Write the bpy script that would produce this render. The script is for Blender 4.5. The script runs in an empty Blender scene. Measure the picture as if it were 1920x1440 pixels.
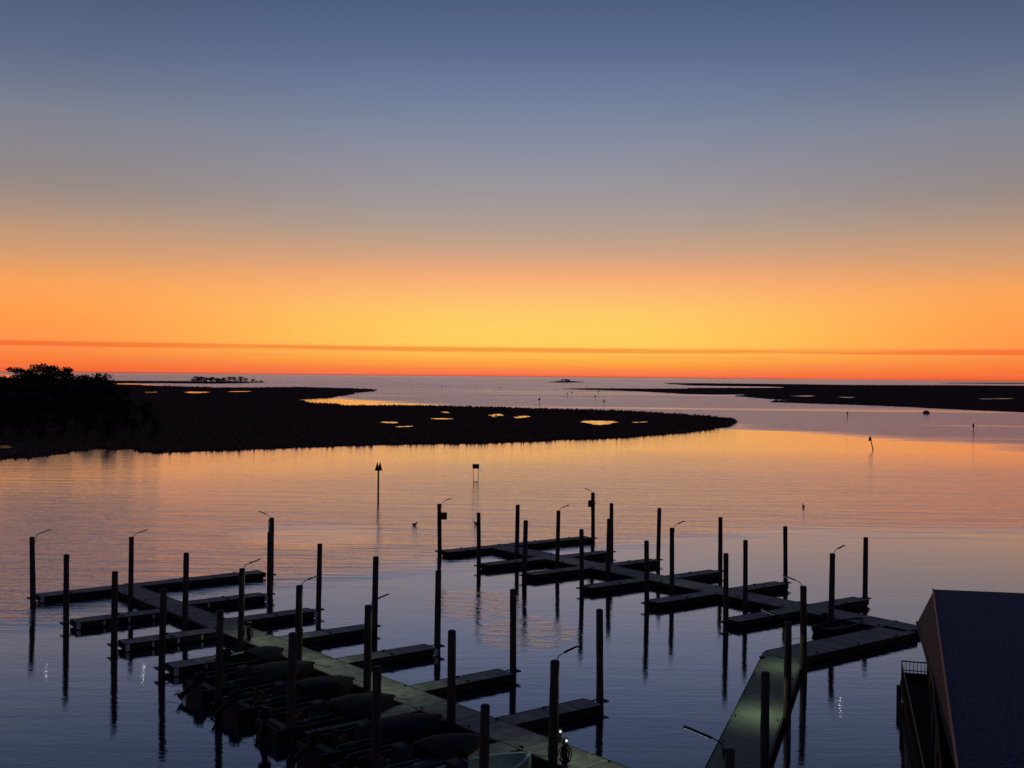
import bpy, math, random
from mathutils import Vector, Matrix
R = random.Random(7)
scene = bpy.context.scene
col = scene.collection
PI = math.pi

# ------------------------------------------------------------ camera
F, H = 2080.0, 14.8
TH = math.atan(0.0094); PD = math.atan(14.5 / F)
X0, U0, Fw = Vector((1, 0, 0)), Vector((0, math.sin(PD), math.cos(PD))), Vector((0, math.cos(PD), -math.sin(PD)))
CR = X0 * math.cos(TH) + U0 * math.sin(TH)
CU = U0 * math.cos(TH) - X0 * math.sin(TH)
cam = bpy.data.cameras.new("camera"); co = bpy.data.objects.new("camera", cam); col.objects.link(co)
m = Matrix((CR, CU, -Fw)).transposed().to_4x4(); m.translation = Vector((0, 0, H)); co.matrix_world = m
cam.sensor_width = 36; cam.lens = 36 * F / 1920; cam.clip_end = 90000; cam.clip_start = 0.3
scene.camera = co

def at(px, py, z=0.0):
    """point of the height-z level seen in that direction of the photograph (survey of the plan)"""
    d = Fw + CR * ((px - 960) / F) - CU * ((py - 720) / F)
    t = (z - H) / d.z
    return Vector((d.x * t, d.y * t, z))

def at_dist(px, py, D):
    d = Fw + CR * ((px - 960) / F) - CU * ((py - 720) / F)
    t = D / d.y
    return Vector((d.x * t, D, H + d.z * t))

# ------------------------------------------------------------ helpers
def srgb(r, g, b):
    f = lambda c: (c / 255 / 12.92) if c / 255 <= 0.04045 else ((c / 255 + 0.055) / 1.055) ** 2.4
    return (f(r), f(g), f(b), 1)

def tag(o, label=None, cat=None, group=None, kind=None):
    if label: o['label'] = label
    if cat: o['category'] = cat
    if group: o['group'] = group
    if kind: o['kind'] = kind
    return o

class MB:
    def __init__(s): s.v = []; s.f = []
    def add(s, vs, fs):
        n = len(s.v); s.v += [tuple(v) for v in vs]; s.f += [tuple(i + n for i in f) for f in fs]; return s
    def box(s, x0, x1, y0, y1, z0, z1, bev=0.0, M=None):
        if bev > 0:
            b = bev; vs = []
            for (z, e) in ((z0, b), (z0 + b, 0), (z1 - b, 0), (z1, b)):
                xa, xb, ya, yb = x0 + e, x1 - e, y0 + e, y1 - e
                c = b if e == 0 else 0.0
                vs += [(xa + b, ya, z), (xb - b, ya, z), (xb, ya + b, z), (xb, yb - b, z), (xb - b, yb, z), (xa + b, yb, z), (xa, yb - b, z), (xa, ya + b, z)]
            fs = [tuple(range(7, -1, -1)), tuple(range(24, 32))]
            for k in range(3):
                for i in range(8):
                    a, c2 = k * 8 + i, k * 8 + (i + 1) % 8
                    fs.append((a, c2, c2 + 8, a + 8))
        else:
            vs = [(x0, y0, z0), (x1, y0, z0), (x1, y1, z0), (x0, y1, z0), (x0, y0, z1), (x1, y0, z1), (x1, y1, z1), (x0, y1, z1)]
            fs = [(3, 2, 1, 0), (4, 5, 6, 7), (0, 1, 5, 4), (1, 2, 6, 5), (2, 3, 7, 6), (3, 0, 4, 7)]
        if M: vs = [M @ Vector(v) for v in vs]
        return s.add(vs, fs)
    def tube(s, pts, rad, n=8, caps=True):
        pts = [Vector(p) for p in pts]
        if not hasattr(rad, '__len__'): rad = [rad] * len(pts)
        vs = []; up = Vector((0, 0, 1))
        prev = None
        for i, p in enumerate(pts):
            d = (pts[min(i + 1, len(pts) - 1)] - pts[max(i - 1, 0)]).normalized()
            if prev is None:
                a = d.cross(up) if abs(d.dot(up)) < 0.95 else d.cross(Vector((0, 1, 0)))
            else:
                a = prev - d * prev.dot(d)
            a.normalize(); b = d.cross(a); prev = a
            for k in range(n):
                t = 2 * PI * k / n
                vs.append(p + (a * math.cos(t) + b * math.sin(t)) * rad[i])
        fs = []
        for i in range(len(pts) - 1):
            for k in range(n):
                k2 = (k + 1) % n
                fs.append((i * n + k, i * n + k2, (i + 1) * n + k2, (i + 1) * n + k))
        if caps:
            fs.append(tuple(range(n - 1, -1, -1))); fs.append(tuple((len(pts) - 1) * n + k for k in range(n)))
        return s.add(vs, fs)
    def ell(s, c, rx, ry, rz, n=12, m_=8, M=None, zmin=-1.0):
        vs = []; fs = []
        for j in range(m_ + 1):
            a = -PI / 2 + PI * j / m_
            for i in range(n):
                t = 2 * PI * i / n
                v = Vector((rx * math.cos(a) * math.cos(t), ry * math.cos(a) * math.sin(t), rz * max(math.sin(a), zmin)))
                if M: v = M @ v
                vs.append(Vector(c) + v)
        for j in range(m_):
            for i in range(n):
                i2 = (i + 1) % n
                fs.append((j * n + i, j * n + i2, (j + 1) * n + i2, (j + 1) * n + i))
        return s.add(vs, fs)
    def build(s, name, mat, parent=None, smooth=False):
        me = bpy.data.meshes.new(name); me.from_pydata(s.v, [], s.f); me.update()
        if smooth: me.polygons.foreach_set("use_smooth", [True] * len(me.polygons))
        me.materials.append(mat)
        o = bpy.data.objects.new(name, me); col.objects.link(o)
        if parent: o.parent = parent
        return o

def empty(name, loc, rz=0):
    o = bpy.data.objects.new(name, None); col.objects.link(o); o.location = loc; o.rotation_euler = (0, 0, rz)
    o.empty_display_size = 0.3
    return o

def kids(o): return [c for c in col.objects if c.parent == o]
def copy_tree(o, parent=None):
    c = o.copy(); col.objects.link(c)
    if parent: c.parent = parent
    for ch in kids(o): copy_tree(ch, c)
    return c

# ------------------------------------------------------------ materials
def nmat(name):
    m_ = bpy.data.materials.new(name); m_.use_nodes = True
    nt = m_.node_tree; return m_, nt, nt.nodes["Principled BSDF"]
def noise_mat(name, c1, c2, scale=3.0, rough=0.8, bump=0.02, spec=0.3, stretch=(1, 1, 1), detail=6, metal=0.0, planks=None):
    m_, nt, bs = nmat(name)
    tc = nt.nodes.new("ShaderNodeTexCoord"); mp = nt.nodes.new("ShaderNodeMapping"); mp.inputs['Scale'].default_value = stretch
    nt.links.new(tc.outputs['Object'], mp.inputs['Vector'])
    no = nt.nodes.new("ShaderNodeTexNoise"); no.inputs['Scale'].default_value = scale; no.inputs['Detail'].default_value = detail
    no.inputs['Roughness'].default_value = 0.65
    nt.links.new(mp.outputs[0], no.inputs['Vector'])
    rp = nt.nodes.new("ShaderNodeValToRGB"); rp.color_ramp.elements[0].position = 0.32; rp.color_ramp.elements[1].position = 0.68
    rp.color_ramp.elements[0].color = (*c1, 1); rp.color_ramp.elements[1].color = (*c2, 1)
    nt.links.new(no.outputs[0], rp.inputs[0])
    colout = rp.outputs[0]; hgt = no.outputs[0]
    if planks:
        wv = nt.nodes.new("ShaderNodeTexBrick"); wv.offset = 0.0
        wv.inputs['Scale'].default_value = 1.0; wv.inputs['Brick Width'].default_value = planks; wv.inputs['Row Height'].default_value = 60.0
        wv.inputs['Mortar Size'].default_value = 0.012; wv.inputs['Color1'].default_value = (1, 1, 1, 1); wv.inputs['Color2'].default_value = (.6, .6, .6, 1)
        wv.inputs['Mortar'].default_value = (.12, .12, .12, 1)
        ad = nt.nodes.new("ShaderNodeVectorMath"); ad.operation = 'ADD'; ad.inputs[1].default_value = (0, 20, 0)
        nt.links.new(tc.outputs['Object'], ad.inputs[0]); nt.links.new(ad.outputs[0], wv.inputs['Vector'])
        mx = nt.nodes.new("ShaderNodeMix"); mx.data_type = 'RGBA'; mx.blend_type = 'MULTIPLY'; mx.inputs[0].default_value = 0.85
        nt.links.new(colout, mx.inputs[6]); nt.links.new(wv.outputs['Color'], mx.inputs[7]); colout = mx.outputs[2]
    nt.links.new(colout, bs.inputs['Base Color'])
    bs.inputs['Roughness'].default_value = rough; bs.inputs['Specular IOR Level'].default_value = spec; bs.inputs['Metallic'].default_value = metal
    if bump:
        bp = nt.nodes.new("ShaderNodeBump"); bp.inputs['Strength'].default_value = 0.6; bp.inputs['Distance'].default_value = bump
        nt.links.new(hgt, bp.inputs['Height']); nt.links.new(bp.outputs[0], bs.inputs['Normal'])
    return m_
M = {}
M['pile'] = noise_mat('tarred_pile_wood', (.05, .038, .032), (.16, .12, .095), 6, .85, .02, .15, (1, 1, .15))
M['cap'] = noise_mat('pile_cap', (.04, .04, .04), (.07, .07, .065), 5, .6, .0, .3)
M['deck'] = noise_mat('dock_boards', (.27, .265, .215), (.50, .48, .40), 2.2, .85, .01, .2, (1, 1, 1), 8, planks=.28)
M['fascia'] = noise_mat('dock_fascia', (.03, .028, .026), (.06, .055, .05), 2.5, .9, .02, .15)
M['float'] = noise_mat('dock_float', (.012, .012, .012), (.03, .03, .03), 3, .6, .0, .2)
M['rail'] = noise_mat('alu_trim', (.22, .22, .23), (.34, .34, .34), 6, .7, .0, .4)
M['iron'] = noise_mat('dark_iron', (.02, .02, .02), (.045, .035, .03), 8, .6, .0, .3)
M['white'] = noise_mat('white_plastic', (.55, .55, .53), (.75, .74, .72), 5, .6, .0, .3)
M['pvc'] = noise_mat('pale_conduit', (.45, .48, .45), (.6, .62, .6), 5, .5, .0, .3)
M['sign'] = noise_mat('daymark_board', (.03, .02, .02), (.05, .03, .03), 3, .7, .0, .2)
M['hull'] = noise_mat('dark_hull', (.012, .012, .014), (.028, .026, .028), 3, .7, .0, .4)
M['cover'] = noise_mat('black_canvas', (.008, .009, .014), (.02, .02, .028), 4, .8, .02, .2)
M['bdeck'] = noise_mat('boat_deck', (.05, .05, .05), (.11, .10, .09), 5, .7, .01, .3)
M['seat'] = noise_mat('brown_vinyl', (.05, .035, .025), (.10, .07, .05), 6, .6, .01, .3)
M['palehull'] = noise_mat('pale_gelcoat', (.34, .40, .36), (.48, .52, .48), 4, .45, .004, .4)
M['roof'] = noise_mat('roof_shingle', (.006, .016, .032), (.075, .135, .23), 8, .85, .02, .15)
M['wallb'] = noise_mat('brown_siding', (.09, .065, .055), (.19, .14, .115), 5, .85, .02, .2)
M['trimb'] = noise_mat('tan_trim', (.30, .21, .15), (.42, .30, .22), 6, .6, .0, .3)
M['darkwood'] = noise_mat('dark_timber', (.02, .016, .013), (.05, .042, .035), 6, .85, .02, .2)
M['marsh'] = noise_mat('marsh_mud', (.055, .028, .022), (.18, .10, .075), .4, .95, .0, .05, (1, 1, 1), 10); M['marsh'].node_tree.nodes['Principled BSDF'].inputs['Specular IOR Level'].default_value = 0.0
M['grass'] = noise_mat('marsh_grass', (.12, .065, .05), (.32, .19, .14), .3, .95, .0, .0)
M['leaf'] = noise_mat('dark_foliage', (.03, .028, .02), (.13, .11, .08), .35, .9, .0, .05)
M['bark'] = noise_mat('bark', (.02, .015, .012), (.04, .03, .025), 3, .9, .0, .1)
M['duck'] = noise_mat('duck_feathers', (.015, .012, .01), (.04, .03, .025), 8, .8, .0, .1)
M['gull'] = noise_mat('gull_feathers', (.5, .48, .46), (.7, .68, .66), 8, .8, .0, .1)
def emis(name, c, s):
    m_, nt, bs = nmat(name); bs.inputs['Base Color'].default_value = (.8, .8, .8, 1)
    bs.inputs['Emission Color'].default_value = (*c, 1); bs.inputs['Emission Strength'].default_value = s; return m_
M['lens'] = emis('lit_lens', (1, .98, .9), 1.0)
M['glow'] = emis('pedestal_lens', (1, .97, .85), .9)

# water -------------------------------------------------------
def water_mat():
    m_ = bpy.data.materials.new('water'); m_.use_nodes = True; nt = m_.node_tree; nt.nodes.clear()
    N = lambda t: nt.nodes.new(t); L = nt.links.new
    out = N("ShaderNodeOutputMaterial")
    geo = N("ShaderNodeNewGeometry"); sep = N("ShaderNodeSeparateXYZ"); L(geo.outputs['Position'], sep.inputs[0])
    def math_(op, a, b=None, c=None, clamp=False):
        n = N("ShaderNodeMath"); n.operation = op; n.use_clamp = clamp
        for i, v in enumerate((a, b, c)):
            if v is None: continue
            if isinstance(v, (int, float)): n.inputs[i].default_value = v
            else: L(v, n.inputs[i])
        return n.outputs[0]
    def noise(scale, sx, sy, rot=0, detail=3, rough=.5):
        mp = N("ShaderNodeMapping"); mp.inputs['Scale'].default_value = (sx, sy, 1); mp.inputs['Rotation'].default_value = (0, 0, rot)
        L(geo.outputs['Position'], mp.inputs[0])
        n = N("ShaderNodeTexNoise"); n.inputs['Scale'].default_value = scale; n.inputs['Detail'].default_value = detail; n.inputs['Roughness'].default_value = rough
        L(mp.outputs[0], n.inputs['Vector']); return n.outputs[0]
    def sstep(v, a, b):
        n = N("ShaderNodeMapRange"); n.interpolation_type = 'SMOOTHSTEP'; L(v, n.inputs[0]); n.inputs[1].default_value = a; n.inputs[2].default_value = b
        return n.outputs[0]
    X, Y = sep.outputs[0], sep.outputs[1]
    # wind-ruffled open water (far), with long calm streaks between
    wob = noise(.012, 1, 2.5, .25, 4)
    yy = math_('ADD', math_('ADD', Y, math_('MULTIPLY', X, 2.0)), math_('MULTIPLY', math_('SUBTRACT', wob, .5), 130))
    far0 = sstep(yy, 450, 515)
    streak = noise(.004, .35, 3.2, .12, 5, .6)
    calm = sstep(streak, .56, .64)
    far = math_('MULTIPLY', far0, math_('SUBTRACT', 1.0, math_('MULTIPLY', calm, .55)))
    # ripple patch just outside the piers
    patch = noise(.03, .6, 1.4, -.25, 4)
    Xl = math_('MINIMUM', X, 26.0)
    ya = math_('ADD', math_('SUBTRACT', Y, math_('MULTIPLY', Xl, .82)), math_('MULTIPLY', math_('SUBTRACT', patch, .5), 30))
    mid = math_('MULTIPLY', sstep(ya, 84, 97), math_('SUBTRACT', 1.0, math_('MULTIPLY', sstep(ya, 135, 215), .8)))
    def blob(cx, cy, rx, ry):
        a = math_('POWER', math_('ABSOLUTE', math_('DIVIDE', math_('SUBTRACT', X, cx), rx)), 2.0); b = math_('POWER', math_('ABSOLUTE', math_('DIVIDE', math_('SUBTRACT', Y, cy), ry)), 2.0)
        r_ = math_('ADD', math_('ADD', a, b), math_('MULTIPLY', math_('SUBTRACT', patch, .5), 2.0)); return math_('SUBTRACT', 1.0, sstep(r_, .25, 1.3))
    mid = math_('MULTIPLY', mid, math_('SUBTRACT', 1.0, math_('MULTIPLY', blob(-18, 103, 8, 8), .55)))
    br = noise(.9, .8, 1.2, .3, 5, .65); brk_ = math_('MULTIPLY', sstep(br, .40, .70), .3)
    pat = math_('MULTIPLY', math_('MAXIMUM', blob(.8, 64, 3.2, 4.5), blob(-2.2, 72, 3.2, 5)), brk_)
    hole = math_('SUBTRACT', 1.0, math_('MULTIPLY', sstep(patch, .4, .75), .15))
    mid = math_('MULTIPLY', mid, hole)
    w0 = noise(.42, .16, 1.0, .31, 3, .5); w1 = noise(.55, .35, 2.4, .26, 3, .55); w2 = noise(2.2, .6, 1.8, -.1, 3, .5); w3 = noise(7.0, 1, 1.3, .3, 2, .5)
    hA = math_('ADD', math_('MULTIPLY', w1, math_('ADD', math_('MULTIPLY', mid, .075), .006)), math_('MULTIPLY', w0, math_('ADD', math_('MULTIPLY', mid, .16), .012)))
    hB = math_('MULTIPLY', w2, math_('ADD', math_('ADD', math_('MULTIPLY', mid, .034), math_('MULTIPLY', pat, .08)), .0045))
    hC = math_('MULTIPLY', w3, .0022)
    h = math_('ADD', math_('ADD', hA, hB), hC)
    wf = noise(.12, .5, 2.0, .1, 5, .6)
    wg = noise(.5, .35, 1.6, .2, 3, .6)
    h = math_('ADD', h, math_('MULTIPLY', math_('ADD', wf, math_('MULTIPLY', wg, .8)), far))
    bp = N("ShaderNodeBump"); bp.inputs['Strength'].default_value = 1.0; bp.inputs['Distance'].default_value = 1.0; L(h, bp.inputs['Height'])
    gl = N("ShaderNodeBsdfGlossy"); gl.inputs['Color'].default_value = (1.0, .91, .91, 1)
    L(math_('ADD', math_('ADD', math_('MULTIPLY', far, .18), math_('ADD', math_('MULTIPLY', mid, .13), math_('MULTIPLY', sstep(Y, 120, 240), .02))), .028), gl.inputs['Roughness']); L(bp.outputs[0], gl.inputs['Normal'])
    df = N("ShaderNodeBsdfDiffuse"); df.inputs[0].default_value = (.008, .018, .045, 1)
    # reflectance by the angle of view
    lw = N("ShaderNodeLayerWeight"); lw.inputs['Blend'].default_value = .5
    fac = math_('ADD', math_('MULTIPLY', lw.outputs['Facing'], 1.85), -.79, None, True)
    mix = N("ShaderNodeMixShader"); L(fac, mix.inputs[0]); L(df.outputs[0], mix.inputs[1]); L(gl.outputs[0], mix.inputs[2])
    L(mix.outputs[0], out.inputs['Surface']); return m_
M['water'] = water_mat()

# ------------------------------------------------------------ world
world = bpy.data.worlds.new("World"); scene.world = world; world.use_nodes = True
nt = world.node_tree; nt.nodes.clear()
N = lambda t: nt.nodes.new(t); L = nt.links.new
tc = N("ShaderNodeTexCoord"); sp = N("ShaderNodeSeparateXYZ"); L(tc.outputs['Generated'], sp.inputs[0])
def wm(op, a, b=None, clamp=False):
    n = N("ShaderNodeMath"); n.operation = op; n.use_clamp = clamp
    for i, v in enumerate((a, b)):
        if v is None: continue
        if isinstance(v, (int, float)): n.inputs[i].default_value = v
        else: L(v, n.inputs[i])
    return n.outputs[0]
elev = wm('MULTIPLY', wm('ARCSINE', sp.outputs[2]), 180 / PI)
azim = wm('MULTIPLY', wm('ARCTAN2', sp.outputs[0], sp.outputs[1]), 180 / PI)
def ramp(stops):
    r = N("ShaderNodeValToRGB"); cr = r.color_ramp
    while len(cr.elements) < len(stops): cr.elements.new(0.5)
    for e, (p, c) in zip(cr.elements, stops): e.position = p; e.color = srgb(*c)
    L(wm('POWER', wm('DIVIDE', wm('MAXIMUM', elev, 0.0), 90.0), 0.5), r.inputs[0]); return r.outputs[0]
def E(y): return math.sqrt(max(math.degrees(math.atan((705 - y) / F)), 0) / 90)
def S(deg): return math.sqrt(deg / 90)
center = ramp([(0, (190, 84, 62)), (E(702), (248, 112, 74)), (E(692), (250, 135, 70)), (E(680), (253, 166, 64)), (E(664), (253, 190, 80)), (E(643), (255, 206, 94)), (E(615), (255, 206, 98)),
               (E(580), (254, 200, 106)), (E(550), (253, 186, 116)), (E(522), (248, 174, 118)), (E(500), (230, 168, 124)), (E(470), (204, 162, 134)), (E(430), (178, 158, 144)), (E(395), (166, 154, 151)),
               (E(340), (152, 148, 156)), (E(290), (140, 142, 159)), (E(240), (126, 136, 159)), (E(200), (116, 130, 157)), (E(150), (106, 121, 154)), (E(100), (94, 109, 143)), (E(0), (77, 95, 127)), (S(28), (58, 76, 116)), (S(45), (42, 56, 90)), (1, (26, 36, 64))])
side = ramp([(0, (190, 80, 50)), (E(702), (242, 100, 50)), (E(690), (248, 116, 54)), (E(675), (250, 130, 62)), (E(655), (255, 146, 74)), (E(625), (255, 153, 74)), (E(590), (255, 158, 80)),
             (E(550), (250, 162, 88)), (E(525), (233, 160, 100)), (E(500), (214, 157, 112)), (E(460), (194, 152, 121)), (E(420), (170, 144, 128)), (E(380), (150, 137, 132)), (E(340), (141, 134, 136)),
             (E(300), (134, 132, 141)), (E(250), (125, 129, 144)), (E(200), (110, 118, 139)), (E(150), (97, 109, 136)), (E(100), (87, 102, 130)), (E(0), (70, 86, 113)), (S(28), (52, 68, 104)), (S(45), (40, 52, 84)), (1, (26, 36, 64))])
back = ramp([(0, (50, 48, 62)), (S(6), (62, 56, 72)), (S(15), (50, 54, 78)), (S(40), (34, 44, 72)), (1, (26, 36, 64))])
def sst(v, a, b):
    n = N("ShaderNodeMapRange"); n.interpolation_type = 'SMOOTHSTEP'; L(v, n.inputs[0]); n.inputs[1].default_value = a; n.inputs[2].default_value = b; return n.outputs[0]
aabs = wm('ABSOLUTE', wm('SUBTRACT', azim, 1.5))
def mixc(f, a, b, bt='MIX'):
    x = N("ShaderNodeMix"); x.data_type = 'RGBA'; x.blend_type = bt
    if isinstance(f, (int, float)): x.inputs[0].default_value = f
    else: L(f, x.inputs[0])
    for i, v in ((6, a), (7, b)):
        if isinstance(v, tuple): x.inputs[i].default_value = v
        else: L(v, x.inputs[i])
    return x.outputs[2]
c = mixc(sst(aabs, 2, 27), center, side)
c = mixc(sst(aabs, 35, 110), c, back)
# thin cloud bars low in the sky
cv = N("ShaderNodeCombineXYZ"); L(wm('MULTIPLY', azim, .05), cv.inputs[0]); L(wm('MULTIPLY', elev, 2.6), cv.inputs[1])
cn = N("ShaderNodeTexNoise"); cn.inputs['Scale'].default_value = 1.0; cn.inputs['Detail'].default_value = 5; L(cv.outputs[0], cn.inputs['Vector'])
wob = wm('MULTIPLY', wm('SUBTRACT', cn.outputs[0], .5), .12)
d1 = wm('ABSOLUTE', wm('ADD', wm('SUBTRACT', elev, 1.36), wob))
bar = wm('SUBTRACT', 1.0, sst(d1, .04, .19))
c = mixc(wm('MULTIPLY', bar, wm('ADD', .45, sst(cn.outputs[0], .35, .6))), c, (.93, .60, .58, 1), 'MULTIPLY')
cv2 = N("ShaderNodeCombineXYZ"); L(wm('MULTIPLY', azim, .09), cv2.inputs[0]); L(wm('MULTIPLY', elev, 5.5), cv2.inputs[1])
cn2 = N("ShaderNodeTexNoise"); cn2.inputs['Scale'].default_value = 1.0; cn2.inputs['Detail'].default_value = 4; L(cv2.outputs[0], cn2.inputs['Vector'])
low = wm('MULTIPLY', wm('SUBTRACT', 1.0, sst(elev, .8, 1.6)), sst(cn2.outputs[0], .5, .66))
c = mixc(wm('MULTIPLY', low, .35), c, (.88, .20, .13, 1))
bg = N("ShaderNodeBackground"); L(c, bg.inputs[0]); bg.inputs[1].default_value = 1.0
wo = N("ShaderNodeOutputWorld"); L(bg.outputs[0], wo.inputs[0])
scene.view_settings.view_transform = 'Standard'; scene.view_settings.look = 'None'

# ------------------------------------------------------------ water surface
w = MB(); W = 45000
w.add([(-W, -200, 0), (W, -200, 0), (W, W, 0), (-W, W, 0)], [(0, 1, 2, 3)])
tag(w.build('water', M['water']), 'calm bay water mirroring the sunset sky', kind='structure')

# ------------------------------------------------------------ marsh land
def inside(poly, x, y):
    c_ = False; n = len(poly); j = n - 1
    for i in range(n):
        xi, yi = poly[i]; xj, yj = poly[j]
        if (yi > y) != (yj > y) and x < (xj - xi) * (y - yi) / (yj - yi) + xi: c_ = not c_
        j = i
    return c_
def fractal(pts, amp, it=4, seed=1):
    r = random.Random(seed)
    for k in range(it):
        o = []
        for i in range(len(pts)):
            a, b = pts[i], pts[(i + 1) % len(pts)]
            d = math.dist(a, b); o.append(a)
            if d < 1.2: continue
            mx, my = (a[0] + b[0]) / 2, (a[1] + b[1]) / 2; s_ = r.gauss(0, 1) * min(amp * d, 6)
            nx, ny = -(b[1] - a[1]) / d, (b[0] - a[0]) / d
            o.append((mx + nx * s_, my + ny * s_))
        pts = o
    return pts
def land(name, pix, z, amp=.05, it=5, seed=1, label=''):
    base = [at(x, y, 0)[:2] for x, y in pix]
    pts = fractal(base, amp, it, seed)
    import bmesh
    bm = bmesh.new(); top = [bm.verts.new((x, y, z)) for x, y in pts]
    f = bm.faces.new(top); 
    if f.normal.z < 0 or True: bm.normal_update()
    if f.normal.z < 0: f.normal_flip()
    bot = [bm.verts.new((x, y, -1.0)) for x, y in pts]
    n = len(pts)
    for i in range(n): bm.faces.new((top[i], top[(i + 1) % n], bot[(i + 1) % n], bot[i]))
    bmesh.ops.triangulate(bm, faces=[f])
    me = bpy.data.meshes.new(name); bm.to_mesh(me); bm.free(); me.materials.append(M['marsh'])
    o = bpy.data.objects.new(name, me); col.objects.link(o); tag(o, label, kind='structure')
    return pts
M1 = [(-90, 868), (0, 860), (50, 858), (90, 853), (120, 850), (137, 845), (165, 844), (190, 839), (215, 843), (245, 841), (262, 846), (290, 849), (350, 846), (450, 843), (560, 838),
      (700, 834), (800, 832), (960, 829), (1060, 824), (1200, 818), (1270, 812), (1325, 807), (1340, 803), (1350, 802), (1370, 796), (1382, 791), (1375, 787), (1340, 783), (1280, 778),
      (1200, 773), (1120, 770), (1000, 767), (860, 763), (760, 761), (640, 761), (590, 757), (556, 750.5), (566, 748.5), (620, 746), (645, 742), (665, 739), (660, 737), (690, 735),
      (706, 732), (690, 730), (640, 728), (560, 726), (480, 727), (400, 727), (340, 725), (280, 723), (225, 721), (100, 717), (-90, 715)]
M2 = [(-90, 706), (100, 710), (210, 714.2), (360, 715), (430, 716), (497, 717), (470, 718), (400, 719.5), (300, 718.5), (225, 718.8), (100, 715.5), (-90, 713)]
M3 = [(1243, 718.5), (1330, 718.8), (1450, 720), (1600, 722), (1800, 722.5), (2010, 724), (2010, 777), (1920, 773), (1800, 768), (1700, 763), (1600, 759), (1530, 757), (1445, 754), (1452, 752),
      (1488, 751), (1440, 748), (1380, 743), (1404, 741), (1398, 739.5), (1340, 740), (1280, 738.5), (1200, 734), (1100, 730.8), (1055, 729.2), (1100, 728.4), (1200, 729), (1290, 729), (1310, 727.8),
      (1470, 727.3), (1476, 726.3), (1440, 725), (1300, 723), (1250, 720)]
M4 = [(1028, 716.6), (1050, 715.2), (1075, 714.9), (1096, 716.6), (1070, 717.4), (1040, 717.3)]
M5 = [(1755, 717.9), (1850, 717.6), (2000, 718.8), (2000, 720.3), (1880, 719.6), (1780, 718.7)]
P1 = land('marsh', M1, .22, .05, 6, 3, 'dark flat salt marsh peninsula reaching across from the left')
P2 = land('marsh', M2, .5, .03, 3, 4, 'thin far spit of marsh on the left with a row of trees')
P3 = land('marsh', M3, .35, .03, 4, 5, 'dark flat marsh on the right shore of the channel')
P4 = land('islet', M4, .8, .03, 2, 6, 'tiny dark islet near the horizon')
P5 = land('marsh', M5, .5, .03, 2, 7, 'hair-thin strip of far marsh on the right under the horizon')
# ponds: small sheets of open water in the marsh
ponds = [((720, 791), (733, 790.5), (747, 793), (738, 797), (722, 795.5)), ((744, 801), (776, 798.5), (776, 801), (748, 804)), ((828, 772.5), (838, 772), (846, 776.5), (834, 776)),
         ((809, 785), (850, 784.5), (852, 788), (812, 788.5)), ((921, 779), (926, 776.5), (934, 776.5), (939, 779.5), (934, 783.5), (925, 783.5)), ((959, 783), (972, 783), (990, 778.5), (993, 781), (978, 786), (966, 787.5)),
         ((1088, 791), (1100, 788.5), (1130, 789), (1162, 790), (1158, 794), (1138, 796), (1125, 800), (1104, 799), (1096, 795)), ((1185, 793), (1214, 790.5), (1212, 793), (1190, 795.5)),
         ((342, 735.4), (350, 733.6), (394, 734.4), (397, 736.8), (372, 739), (350, 738.6)), ((425, 734.2), (470, 733.4), (468, 735), (430, 735.8)), ((270, 735.8), (296, 735), (294, 736.4), (272, 737)),
         ((1490, 742.6), (1518, 742), (1522, 744), (1500, 745)), ((1566, 744.6), (1604, 745), (1600, 747.6), (1572, 746.6)), ((1828, 748.4), (1862, 746.6), (1903, 746.2), (1904, 748.6), (1860, 750), (1836, 750)),
         ((-20, 838.5), (14, 836.8), (28, 838.5), (22, 843), (-20, 845.5))]
pw = MB(); pondpolys = []
for k, pp in enumerate(ponds):
    z = .40 if k in (11, 12, 13) else .26
    mx_, my_ = sum(a[0] for a in pp) / len(pp), sum(a[1] for a in pp) / len(pp); kx, ky = (1, .85) if k in (4, 14) else ((.9, .72) if k == 6 else (.82, .5))
    pp = [(mx_ + (a[0] - mx_) * kx, my_ + (a[1] - my_) * ky) for a in pp]
    q = fractal([at(x, y, 0)[:2] for x, y in pp], .13, 4, 40 + k); pondpolys.append(q)
    cx = sum(a[0] for a in q) / len(q); cy = sum(a[1] for a in q) / len(q)
    n = len(q)
    ar = sum(q[i][0] * q[(i + 1) % n][1] - q[(i + 1) % n][0] * q[i][1] for i in range(n))
    if ar < 0: q = q[::-1]
    pw.add([(x, y, z) for x, y in q] + [(cx, cy, z)], [(i, (i + 1) % n, n) for i in range(n)])
tag(pw.build('marsh_ponds', M['water']), 'small bright pools of open water lying in the dark marsh', kind='structure')

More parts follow.
